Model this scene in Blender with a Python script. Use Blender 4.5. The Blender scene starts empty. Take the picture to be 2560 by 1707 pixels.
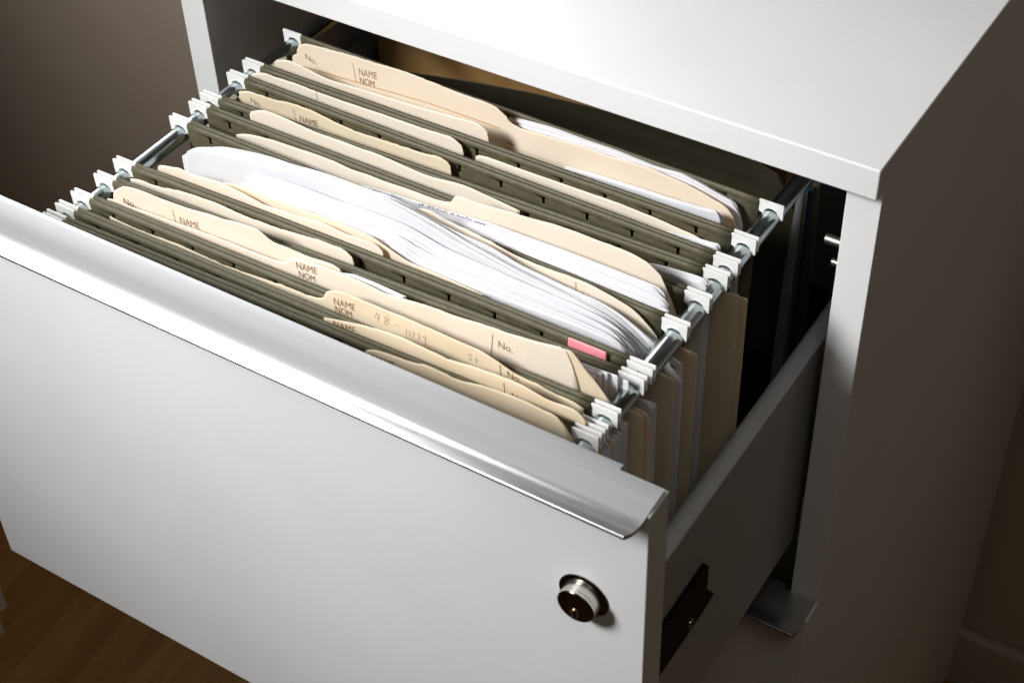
import bpy, bmesh, math, random
from mathutils import Vector, Matrix, noise
sc = bpy.context.scene
# ------------------------------------------------------------------ camera, light, exposure
cam_d = bpy.data.cameras.new('camera'); cam = bpy.data.objects.new('camera', cam_d); sc.collection.objects.link(cam)
cam.location = (0.40227, -0.59080, 0.51206); cam.rotation_euler = (0.819378, 0.029033, 0.563298)
cam_d.sensor_width = 36; cam_d.lens = 57.131; cam_d.clip_start = .01; cam_d.clip_end = 50
cam_d.dof.use_dof = True; cam_d.dof.focus_distance = 0.83; cam_d.dof.aperture_fstop = 18
sc.camera = cam
world = bpy.data.worlds.new('World'); sc.world = world; world.use_nodes = True
bg = world.node_tree.nodes['Background']; bg.inputs[0].default_value = (1, .79, .55, 1); bg.inputs[1].default_value = 0.028
sc.view_settings.view_transform = 'Standard'; sc.view_settings.look = 'None'; sc.view_settings.exposure = 0; sc.view_settings.gamma = 1
sc.view_settings.use_curve_mapping = False
def area(name, loc, target, sx, sy, power, col=(1, 1, 1), spread=math.pi):
    d = bpy.data.lights.new(name, 'AREA'); d.shape = 'RECTANGLE'; d.size = sx; d.size_y = sy; d.energy = power; d.color = col; d.spread = spread
    o = bpy.data.objects.new(name, d); sc.collection.objects.link(o); o.location = loc
    o.rotation_euler = (Vector(target) - Vector(loc)).to_track_quat('-Z', 'Y').to_euler()
    return o
area('front_softbox', (-.64, -.98, .86), (.02, -.10, .05), .36, .36, 2.4, (1, 1, 1), math.radians(44))
area('overhead_softbox', (-.44, .28, 1.0), (.04, -.14, .02), 1.4, .9, 2.05, (.99, .995, 1), math.radians(150))
area('added_fill_light', (.60, -.62, 1.12), (.18, -.06, .02), .4, .4, .11, (1, .94, .84), math.radians(40))  # added fill lamp, brightens the hanging leaves and cabinet side at right
area('added_band_light', (-.36, .45, .375), (.06, -.23, .04), 1.25, .27, 1.45, (1, 1, 1), math.radians(60))  # added lamp, gives the pulls their bright reflected band
area('added_wall_light', (-.95, -.15, .35), (-.62, .5, -.22), .2, .2, .9, (1, .97, .94), math.radians(75))  # added lamp, only there to brighten the wall left of the cabinet
# ------------------------------------------------------------------ helpers
C = sc.collection
R = math.radians
def empty(name, loc=(0, 0, 0)):
    o = bpy.data.objects.new(name, None); C.objects.link(o); o.location = loc; o.empty_display_size = .02; return o
def tag(o, label=None, cat=None, group=None, kind=None):
    for k, v in (('label', label), ('category', cat), ('group', group), ('kind', kind)):
        if v: o[k] = v
    return o
def obj(name, verts, faces, mat, parent=None, smooth=False, loc=None):
    """verts in world coordinates; parent's location is subtracted"""
    off = Vector((0, 0, 0))
    p = parent
    while p is not None: off += p.location; p = p.parent
    own = Vector(loc) if loc is not None else off
    me = bpy.data.meshes.new(name); me.from_pydata([tuple(Vector(v) - own) for v in verts], [], faces)
    if smooth:
        me.polygons.foreach_set('use_smooth', [True] * len(me.polygons))
    me.materials.append(mat); me.update()
    o = bpy.data.objects.new(name, me); C.objects.link(o)
    if parent is not None: o.parent = parent
    o.location = own - off
    return o
def bevel(o, w, n=2):
    m = o.modifiers.new('bevel', 'BEVEL'); m.width = w; m.segments = n; m.limit_method = 'ANGLE'; m.angle_limit = R(40)
    o.data.polygons.foreach_set('use_smooth', [True] * len(o.data.polygons))
    w2 = o.modifiers.new('wn', 'WEIGHTED_NORMAL'); w2.keep_sharp = True
    return o
def box(name, a, b, mat, parent=None, bev=0, n=2):
    (x0, y0, z0), (x1, y1, z1) = a, b
    v = [(x0, y0, z0), (x1, y0, z0), (x1, y1, z0), (x0, y1, z0), (x0, y0, z1), (x1, y0, z1), (x1, y1, z1), (x0, y1, z1)]
    f = [(0, 3, 2, 1), (4, 5, 6, 7), (0, 1, 5, 4), (1, 2, 6, 5), (2, 3, 7, 6), (3, 0, 4, 7)]
    o = obj(name, v, f, mat, parent)
    if bev: bevel(o, bev, n)
    return o
def prism_x(name, prof, x0, x1, mat, parent=None, smooth=False):
    """closed (y,z) profile swept along x"""
    n = len(prof); v = [(x0, y, z) for y, z in prof] + [(x1, y, z) for y, z in prof]
    f = [tuple(range(n))[::-1], tuple(range(n, 2 * n))] + [(i, (i + 1) % n, n + (i + 1) % n, n + i) for i in range(n)]
    o = obj(name, v, f, mat, parent)
    fix(o)
    if smooth:
        for p in list(o.data.polygons)[2:]: p.use_smooth = True
    return o
def prism_y(name, prof, y0, y1, mat, parent=None):
    """closed (x,z) profile swept along y"""
    n = len(prof); v = [(x, y0, z) for x, z in prof] + [(x, y1, z) for x, z in prof]
    f = [tuple(range(n)), tuple(range(n, 2 * n))[::-1]] + [(i, (i + 1) % n, n + (i + 1) % n, n + i) for i in range(n)]
    o = obj(name, v, f, mat, parent); fix(o); return o
def fix(o):
    bm = bmesh.new(); bm.from_mesh(o.data); bmesh.ops.recalc_face_normals(bm, faces=bm.faces); bm.to_mesh(o.data); bm.free()
def lathe(name, origin, axis, prof, mat, parent=None, seg=48, smooth=True, sharp=35):
    """prof: (distance along axis, radius)"""
    ax = Vector(axis).normalized(); u = ax.orthogonal().normalized(); w = ax.cross(u); O = Vector(origin)
    v = []; f = []
    for d, r in prof:
        for k in range(seg):
            a = 2 * math.pi * k / seg; v.append(O + ax * d + (u * math.cos(a) + w * math.sin(a)) * r)
    for i in range(len(prof) - 1):
        for k in range(seg):
            k2 = (k + 1) % seg; f.append((i * seg + k, i * seg + k2, (i + 1) * seg + k2, (i + 1) * seg + k))
    f.append(tuple(range(seg))[::-1]); f.append(tuple(range((len(prof) - 1) * seg, len(prof) * seg)))
    o = obj(name, v, f, mat, parent, smooth); fix(o)
    bm = bmesh.new(); bm.from_mesh(o.data)
    for e in bm.edges:
        if len(e.link_faces) == 2 and e.calc_face_angle(0) > R(sharp): e.smooth = False
    bm.to_mesh(o.data); bm.free()
    return o
# ------------------------------------------------------------------ materials
def mat(name, col, rough=.5, metal=0, spec=.5):
    m = bpy.data.materials.new(name); m.use_nodes = True; b = m.node_tree.nodes['Principled BSDF']
    b.inputs['Base Color'].default_value = (*col, 1); b.inputs['Roughness'].default_value = rough
    b.inputs['Metallic'].default_value = metal; b.inputs['Specular IOR Level'].default_value = spec
    return m
def N(m, t, **kw):
    n = m.node_tree.nodes.new(t)
    for k, v in kw.items():
        if k.startswith('i_'): n.inputs[k[2:].replace('_', ' ')].default_value = v
        else: setattr(n, k, v)
    return n
def L(m, a, b): m.node_tree.links.new(a, b)
def tex(m, scale=(1, 1, 1), coord='Object'):
    tc = N(m, 'ShaderNodeTexCoord'); mp = N(m, 'ShaderNodeMapping'); mp.inputs['Scale'].default_value = scale
    L(m, tc.outputs[coord], mp.inputs['Vector']); return mp.outputs['Vector']
def noise_col(m, c1, c2, scale, detail=4, sc3=(1, 1, 1), lo=.35, hi=.65):
    v = tex(m, sc3); n = N(m, 'ShaderNodeTexNoise'); n.inputs['Scale'].default_value = scale; n.inputs['Detail'].default_value = detail
    L(m, v, n.inputs['Vector']); r = N(m, 'ShaderNodeValToRGB'); r.color_ramp.elements[0].position = lo; r.color_ramp.elements[1].position = hi
    r.color_ramp.elements[0].color = (*c1, 1); r.color_ramp.elements[1].color = (*c2, 1)
    L(m, n.outputs['Fac'], r.inputs['Fac']); return r.outputs['Color'], n.outputs['Fac'], v
def bump(m, fac, strength, dist, prev=None):
    b = N(m, 'ShaderNodeBump'); b.inputs['Strength'].default_value = strength; b.inputs['Distance'].default_value = dist
    L(m, fac, b.inputs['Height'])
    if prev: L(m, prev, b.inputs['Normal'])
    return b.outputs['Normal']
def P(m): return m.node_tree.nodes['Principled BSDF']

M = {}
def laminate(name, c, rough=.38, var=.02):
    m = mat(name, c, rough); col, fac, v = noise_col(m, tuple(x * (1 - var) for x in c), tuple(min(1, x * (1 + var)) for x in c), 9, 5)
    L(m, col, P(m).inputs['Base Color'])
    n2 = N(m, 'ShaderNodeTexNoise'); n2.inputs['Scale'].default_value = 900; L(m, v, n2.inputs['Vector'])
    L(m, bump(m, n2.outputs['Fac'], .05, .0002), P(m).inputs['Normal'])
    r = N(m, 'ShaderNodeMapRange'); r.inputs['To Min'].default_value = rough - .05; r.inputs['To Max'].default_value = rough + .08
    L(m, fac, r.inputs['Value']); L(m, r.outputs['Result'], P(m).inputs['Roughness'])
    return m
M['white'] = laminate('white_laminate', (.705, .708, .71), .42)
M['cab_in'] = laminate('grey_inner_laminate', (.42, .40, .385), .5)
M['grey_metal'] = laminate('grey_painted_steel', (.37, .37, .38), .33)
M['hook'] = mat('white_plastic', (.76, .755, .74), .35)
M['black'] = mat('black_plastic_and_shade', (.004, .004, .004), .6, 0, .15)  # also on the drawer bottom, where the black stands for shade
M['pink'] = mat('pink_plastic', (.95, .30, .34), .3); P(M['pink']).inputs['Subsurface Weight'].default_value = .1
# brushed aluminium, streaks along x
m = mat('brushed_aluminium', (.57, .58, .595), .27, .92)
v = tex(m, (1.5, 500, 500)); n = N(m, 'ShaderNodeTexNoise'); n.inputs['Scale'].default_value = 2; n.inputs['Detail'].default_value = 6; L(m, v, n.inputs['Vector'])
r = N(m, 'ShaderNodeMapRange'); r.inputs['To Min'].default_value = .27; r.inputs['To Max'].default_value = .33; L(m, n.outputs['Fac'], r.inputs['Value']); L(m, r.outputs['Result'], P(m).inputs['Roughness'])
L(m, bump(m, n.outputs['Fac'], .02, .0002), P(m).inputs['Normal'])
rc = N(m, 'ShaderNodeValToRGB'); rc.color_ramp.elements[0].position = .36; rc.color_ramp.elements[1].position = .64; rc.color_ramp.elements[0].color = (.545, .555, .57, 1); rc.color_ramp.elements[1].color = (.595, .605, .62, 1)
L(m, n.outputs['Fac'], rc.inputs['Fac']); L(m, rc.outputs['Color'], P(m).inputs['Base Color']); M['alu'] = m
m2 = mat('satin_aluminium_dark', (.5, .5, .5), .4, 1); M['alu_dark'] = m2
# zinc plated rod
m = mat('zinc_plated_steel', (.44, .50, .51), .2, 1)
v = tex(m, (60, 8, 60)); n = N(m, 'ShaderNodeTexNoise'); n.inputs['Scale'].default_value = 3; n.inputs['Detail'].default_value = 4; L(m, v, n.inputs['Vector'])
r = N(m, 'ShaderNodeMapRange'); r.inputs['To Min'].default_value = .12; r.inputs['To Max'].default_value = .3; L(m, n.outputs['Fac'], r.inputs['Value']); L(m, r.outputs['Result'], P(m).inputs['Roughness'])
M['zinc'] = m
M['nickel'] = mat('polished_nickel', (.85, .80, .72), .32, 1)
M['nickel_satin'] = mat('satin_nickel', (.72, .69, .64), .3, 1)
M['nickel_dark'] = mat('dark_nickel', (.16, .145, .13), .16, 1)
M['brass'] = mat('keyway_brass', (.6, .47, .28), .25, 1)
# papers
def sheetmat(name, c, c2, scale, transl=.25, tc=None, bump_s=.15, rough=.7):
    m = mat(name, c, rough, 0, .25); col, fac, v = noise_col(m, c, c2, scale, 6, (1, 1, 1), .3, .7)
    L(m, col, P(m).inputs['Base Color'])
    n2 = N(m, 'ShaderNodeTexNoise'); n2.inputs['Scale'].default_value = 1400; n2.inputs['Detail'].default_value = 3; L(m, v, n2.inputs['Vector'])
    n3 = N(m, 'ShaderNodeTexNoise'); n3.inputs['Scale'].default_value = 35; n3.inputs['Detail'].default_value = 3; L(m, v, n3.inputs['Vector'])
    nb = bump(m, n3.outputs['Fac'], .25, .0015); nb = bump(m, n2.outputs['Fac'], bump_s, .0002, nb); L(m, nb, P(m).inputs['Normal'])
    if transl:
        t = N(m, 'ShaderNodeBsdfTranslucent'); t.inputs['Color'].default_value = (*(tc or c), 1); mx = N(m, 'ShaderNodeMixShader'); mx.inputs['Fac'].default_value = transl
        out = m.node_tree.nodes['Material Output']
        L(m, P(m).outputs['BSDF'], mx.inputs[1]); L(m, t.outputs['BSDF'], mx.inputs[2]); L(m, mx.outputs['Shader'], out.inputs['Surface'])
    return m
M['manila'] = sheetmat('manila_card', (.88, .80, .655), (.91, .84, .70), 40, .30, (.97, .66, .34))
M['manila2'] = sheetmat('manila_card_pale', (.87, .81, .685), (.90, .84, .73), 30, .25, (.95, .68, .38))
M['manila3'] = sheetmat('manila_card_aged', (.79, .69, .50), (.87, .78, .60), 22, .25, (.9, .62, .30))
M['paper'] = sheetmat('white_paper', (.70, .70, .73), (.73, .73, .755), 25, .12, (.9, .9, .93), .05)
M['shaded_paper'] = sheetmat('shaded_white_paper', (.22, .21, .21), (.26, .25, .25), 25, 0)  # white paper with the shade of the drawer's rear put into its colour
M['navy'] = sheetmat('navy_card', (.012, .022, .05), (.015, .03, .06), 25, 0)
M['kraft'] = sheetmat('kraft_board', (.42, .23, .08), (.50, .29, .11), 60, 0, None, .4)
m = mat('olive_card', (.1, .09, .05), .55, 0, .35)
col, fac, v = noise_col(m, (.078, .070, .040), (.104, .094, .056), 260, 8, (1, 1, 1), .3, .7)
n2 = N(m, 'ShaderNodeTexNoise'); n2.inputs['Scale'].default_value = 2200; L(m, v, n2.inputs['Vector'])
mix = N(m, 'ShaderNodeMix', data_type='RGBA', blend_type='OVERLAY'); mix.inputs[0].default_value = .35; L(m, col, mix.inputs[6]); L(m, n2.outputs['Color'], mix.inputs[7])
L(m, col, P(m).inputs['Base Color']); L(m, bump(m, n2.outputs['Fac'], .25, .0003), P(m).inputs['Normal']); M['olive'] = m
M['ink'] = mat('brown_print', (.22, .12, .05), .7); M['ink_orange'] = mat('orange_print', (.50, .25, .07), .7)
M['pencil'] = mat('pencil_grey', (.34, .28, .20), .6); M['pen'] = mat('blue_black_pen', (.05, .045, .16), .6); M['blackink'] = mat('black_print', (.02, .02, .02), .6)
# floor, wall
m = mat('oak_floor', (.1, .05, .02), .42)
tc = N(m, 'ShaderNodeTexCoord'); mp = N(m, 'ShaderNodeMapping'); mp.inputs['Rotation'].default_value = (0, 0, R(84)); mp.inputs['Scale'].default_value = (1, 1, 1); L(m, tc.outputs['Object'], mp.inputs['Vector'])
mp2 = N(m, 'ShaderNodeMapping'); mp2.inputs['Scale'].default_value = (3, 45, 1); L(m, mp.outputs['Vector'], mp2.inputs['Vector'])
ng = N(m, 'ShaderNodeTexNoise'); ng.inputs['Scale'].default_value = 1.6; ng.inputs['Detail'].default_value = 8; ng.inputs['Distortion'].default_value = .6; L(m, mp2.outputs['Vector'], ng.inputs['Vector'])
rg = N(m, 'ShaderNodeValToRGB'); rg.color_ramp.elements[0].position = .3; rg.color_ramp.elements[1].position = .72
rg.color_ramp.elements[0].color = (.28, .128, .026, 1); rg.color_ramp.elements[1].color = (.46, .225, .052, 1); L(m, ng.outputs['Fac'], rg.inputs['Fac'])
bk = N(m, 'ShaderNodeTexBrick'); bk.inputs['Scale'].default_value = 1; bk.inputs['Brick Width'].default_value = 1.1; bk.inputs['Row Height'].default_value = .12; bk.inputs['Mortar Size'].default_value = .0012
bk.inputs['Color1'].default_value = (1, 1, 1, 1); bk.inputs['Color2'].default_value = (.88, .86, .84, 1); bk.inputs['Mortar'].default_value = (.8, .75, .7, 1); L(m, mp.outputs['Vector'], bk.inputs['Vector'])
mx = N(m, 'ShaderNodeMix', data_type='RGBA', blend_type='MULTIPLY'); mx.inputs[0].default_value = 1; L(m, rg.outputs['Color'], mx.inputs[6]); L(m, bk.outputs['Color'], mx.inputs[7]); L(m, mx.outputs[2], P(m).inputs['Base Color'])
M['floor'] = m
m = mat('taupe_wall', (.5, .42, .35), .8); col, fac, v = noise_col(m, (.50, .425, .35), (.52, .445, .37), 6)
L(m, col, P(m).inputs['Base Color']); n2 = N(m, 'ShaderNodeTexNoise'); n2.inputs['Scale'].default_value = 300; L(m, v, n2.inputs['Vector']); L(m, bump(m, n2.outputs['Fac'], .15, .001), P(m).inputs['Normal']); M['wall'] = m
# ------------------------------------------------------------------ setting
FZ = -.935
tag(obj('floor', [(-3, -3, FZ), (3, -3, FZ), (3, .52, FZ), (-3, .52, FZ)], [(0, 1, 2, 3)], M['floor']), kind='structure')
tag(obj('wall', [(-3, .50, FZ), (3, .50, FZ), (3, .50, 1.6), (-3, .50, 1.6), (-3, .6, FZ), (3, .6, FZ), (3, .6, 1.6), (-3, .6, 1.6)], [(0, 1, 2, 3), (7, 6, 5, 4), (3, 2, 6, 7)], M['wall']), kind='structure')
tag(box('baseboard', (.2, .486, FZ), (3, .4995, -.853), M['wall'], None, .003), 'dark painted baseboard along the foot of the wall right of the cabinet', 'baseboard', None, 'structure')
# neighbouring white desk panel, lower left
d = tag(empty('desk_leg', (-.76, -.6, FZ)), 'pale desk side panel on a recessed foot at the lower left edge', 'desk')
box('side_panel', (-.82, -1.2, -.90), (-.69, .026, .02), M['white'], d, .002)
box('foot', (-.80, -1.15, FZ), (-.693, .014, -.9005), M['white'], d, .002)
# ------------------------------------------------------------------ cabinet
XO, XI = .2176, .1994
cab = tag(empty('filing_cabinet', (0, .24, FZ)), 'white laminate filing cabinet with its upper drawer pulled out', 'cabinet')
for s in (-1, 1):
    a, b = sorted((s * XI, s * XO))
    box('side_panel', (a if s > 0 else a + .0003, 0, FZ + .03), (b - .0003 if s > 0 else b, .4807, .0452), M['white'], cab, .0007)
box('back_panel', (-XI, .465, FZ + .03), (XI, .4805, .0432), M['cab_in'], cab)
box('top_panel', (-XO, -.0097, .0439), (XO, .481, .0613), M['white'], cab, .0011, 3)
box('base', (-XO + .01, .03, FZ), (XO - .01, .475, FZ + .0295), M['black'], cab)
box('bottom_shelf', (-XI, .005, -.90), (XI, .4648, -.885), M['cab_in'], cab)
for s in (-1, 1):   # inner grey face liner with the runner
    a, b = sorted((s * .1942, s * (XI - .0004)))
    box('runner', (a, .012, -.235), (b, .44, -.195), M['grey_metal'], cab, .0008)
for y, z, r, ln in ((.030, -.0205, .0026, .0178), (.030, -.034, .0020, .0130)):
    lathe('shelf_pin', (XI - .0003, y, z), (-1, 0, 0), [(0, r), (ln - .0006, r), (ln, r - .0006)], M['nickel'], cab, 24)
def pull_profile(dy=0, dz=0, grow=0):
    top = [(-.2108, .0393), (-.2170, .0390), (-.2215, .0386), (-.2250, .0381), (-.2278, .0378), (-.2305, .0378), (-.2330, .0383), (-.2355, .0392), (-.2380, .0405), (-.2408, .0425), (-.2436, .0448)]
    pts = [Vector(p) for p in top]; sm = []
    for i in range(len(pts) - 1):      # catmull-rom
        p0 = pts[max(i - 1, 0)]; p1 = pts[i]; p2 = pts[i + 1]; p3 = pts[min(i + 2, len(pts) - 1)]
        for k in range(4):
            t = k / 4; sm.append(.5 * ((2 * p1) + (p2 - p0) * t + (2 * p0 - 5 * p1 + 4 * p2 - p3) * t * t + (3 * p1 - p0 - 3 * p2 + p3) * t ** 3))
    sm.append(pts[-1]); tip = len(sm); under = []
    for i, p in enumerate(sm):
        a = sm[max(i - 1, 0)]; b = sm[min(i + 1, len(sm) - 1)]; tdir = (b - a).normalized(); nrm = Vector((tdir.y, -tdir.x))
        if nrm.y > 0: nrm = -nrm
        q = p + nrm * .0016
        if i == len(sm) - 1: q = Vector((p.x + .0014, p.y - .0030))
        under.append(q)
    sm += [Vector((-.24395, .04500)), Vector((-.24425, .04478)), Vector((-.24430, .04440))]
    return [(p.x + dy, p.y + dz) for p in sm] + [(p.x + dy, p.y + dz) for p in reversed(under)]
def pull(parent, dy, dz):
    o = prism_x('drawer_pull', pull_profile(dy, dz), -.2165, .2163, M['alu'], parent, True)
    # the flat plate reaches further back between the two end notches
    prof = pull_profile(dy, dz); y0, z0 = prof[0]; y1, z1 = prof[-1]
    bm = bmesh.new(); bm.from_mesh(o.data); off = o.location.copy(); par = parent
    while par is not None: off += par.location; par = par.parent
    bm.normal_update()
    geo = [f for f in bm.faces if abs(f.normal.y) > .7 and abs(f.calc_center_median().y + off.y - y0) < .0004 and f.calc_center_median().z + off.z > z1 - .0001 and f.calc_area() > 1e-5]
    if geo:
        r_ = bmesh.ops.bisect_plane(bm, geom=bm.verts[:] + bm.edges[:] + bm.faces[:], plane_co=Vector((-.196, 0, 0)) - off, plane_no=(1, 0, 0))
        r_ = bmesh.ops.bisect_plane(bm, geom=bm.verts[:] + bm.edges[:] + bm.faces[:], plane_co=Vector((.1961, 0, 0)) - off, plane_no=(1, 0, 0))
        bm.normal_update()
        geo = [f for f in bm.faces if f.normal.y > .7 and abs(f.calc_center_median().y + off.y - y0) < .0004 and abs(f.calc_center_median().x + off.x) < .15]
        ex = bmesh.ops.extrude_discrete_faces(bm, faces=geo)
        for f in ex['faces']:
            bmesh.ops.translate(bm, verts=f.verts, vec=(0, .0030, 0))
        bmesh.ops.remove_doubles(bm, verts=bm.verts, dist=1e-6)
    bm.to_mesh(o.data); bm.free(); o.data.update()
    bm = bmesh.new(); bm.from_mesh(o.data)
    for e in bm.edges:
        if len(e.link_faces) == 2 and e.calc_face_angle(0) > R(40): e.smooth = False
    bm.to_mesh(o.data); bm.free()
    return o
low = box('drawer_front', (-XO, -.0168, -.556), (XO, -.0005, -.2628), M['white'], cab, .0008); pull(low, .2087, -.3005)
low2 = box('drawer_front', (-XO, -.0168, -.86), (XO, -.0005, -.5675), M['white'], cab, .0008); pull(low2, .2087, -.6050)
# ------------------------------------------------------------------ open drawer
dr = tag(empty('file_drawer', (0, -.10, -.24)), 'open white file drawer with aluminium pull and round lock', 'drawer')
df = box('drawer_front', (-XO, -.2255, -.2511), (XO, -.2092, .0377), M['white'], dr, .0008)
pl = pull(df, 0, 0)
for s in (-1, 1):
    a, b = sorted((s * .1805, s * .1926))
    prof = [(s * .1926, -.232), (s * .1926, -.0762), (s * .1919, -.0753), (s * .1870, -.0748), (s * .1845, -.0756), (s * .1822, -.0772), (s * .1808, -.0800), (s * .1805, -.085), (s * .1805, -.232)]
    o = prism_y('side_wall', prof, -.2090, .232, M['grey_metal'], dr); bevel(o, .0006, 2)
box('drawer_bottom', (-.1804, -.2090, -.2360), (.1804, .232, -.2290), M['black'], dr)  # grey steel bottom coloured black in place of the shade inside the drawer
box('drawer_back', (-.1804, .222, -.2288), (.1804, .232, -.10), M['grey_metal'], dr)
for s in (-1, 1):
    lathe('hanging_rail', (s * .1553, -.2091, -.0098), (0, 1, 0), [(0, .0050), (.4400, .0050)], M['zinc'], dr, 40)
    box('rail_support', (s * .1553 - .006, .2311, -.10), (s * .1553 + .006, .2330, -.0030), M['grey_metal'], dr)
# black slide bracket on the outside of the right wall
br = prism_x('slide_bracket', [(-.2088, -.1190), (-.157, -.1190), (-.1170, -.1190), (-.1133, -.1235), (-.1133, -.1420), (-.1037, -.1560), (-.1150, -.1575), (-.2088, -.1575)], .1927, .1948, M['black'], dr)
br.data.name = 'slide_bracket'
lathe('bracket_screw', (.1948, -.1303, -.1508), (1, 0, 0), [(0, .0032), (.0008, .0030), (.0012, .0018), (.0007, .0012)], M['nickel_dark'], br, 24)
# lock
lk = lathe('lock', (.1885, -.2256, -.0283), (0, -1, 0), [(0, .0119), (.0004, .0119), (.0009, .0112), (.0011, .0100), (.0009, .0092)], M['nickel_dark'], dr, 64)
lathe('lock_barrel', (.1885, -.2262, -.0283), (0, -1, 0), [(0, .0088), (.0046, .0088), (.00465, .0085), (.0049, .0085), (.00495, .0089), (.0062, .0089)], M['nickel_satin'], lk, 64)
capo = lathe('lock_face', (.1885, -.2262, -.0283), (0, -1, 0), [(.0062, .0088), (.0066, .0086), (.0070, .0080), (.0071, .0070), (.0070, .0040), (.0070, .0015), (.0070, .0002)], M['nickel_dark'], lk, 64, True, 80)
ko = lathe('keyhole', (.1885, -.2262, -.0320), (0, -1, 0), [(.0064, .0024), (.0074, .0024), (.0075, .0020), (.0072, .0018)], M['brass'], lk, 32)
box('key_slot', (.1881, -.2340, -.0345), (.1889, -.2333, -.0297), M['black'], lk)
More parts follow.
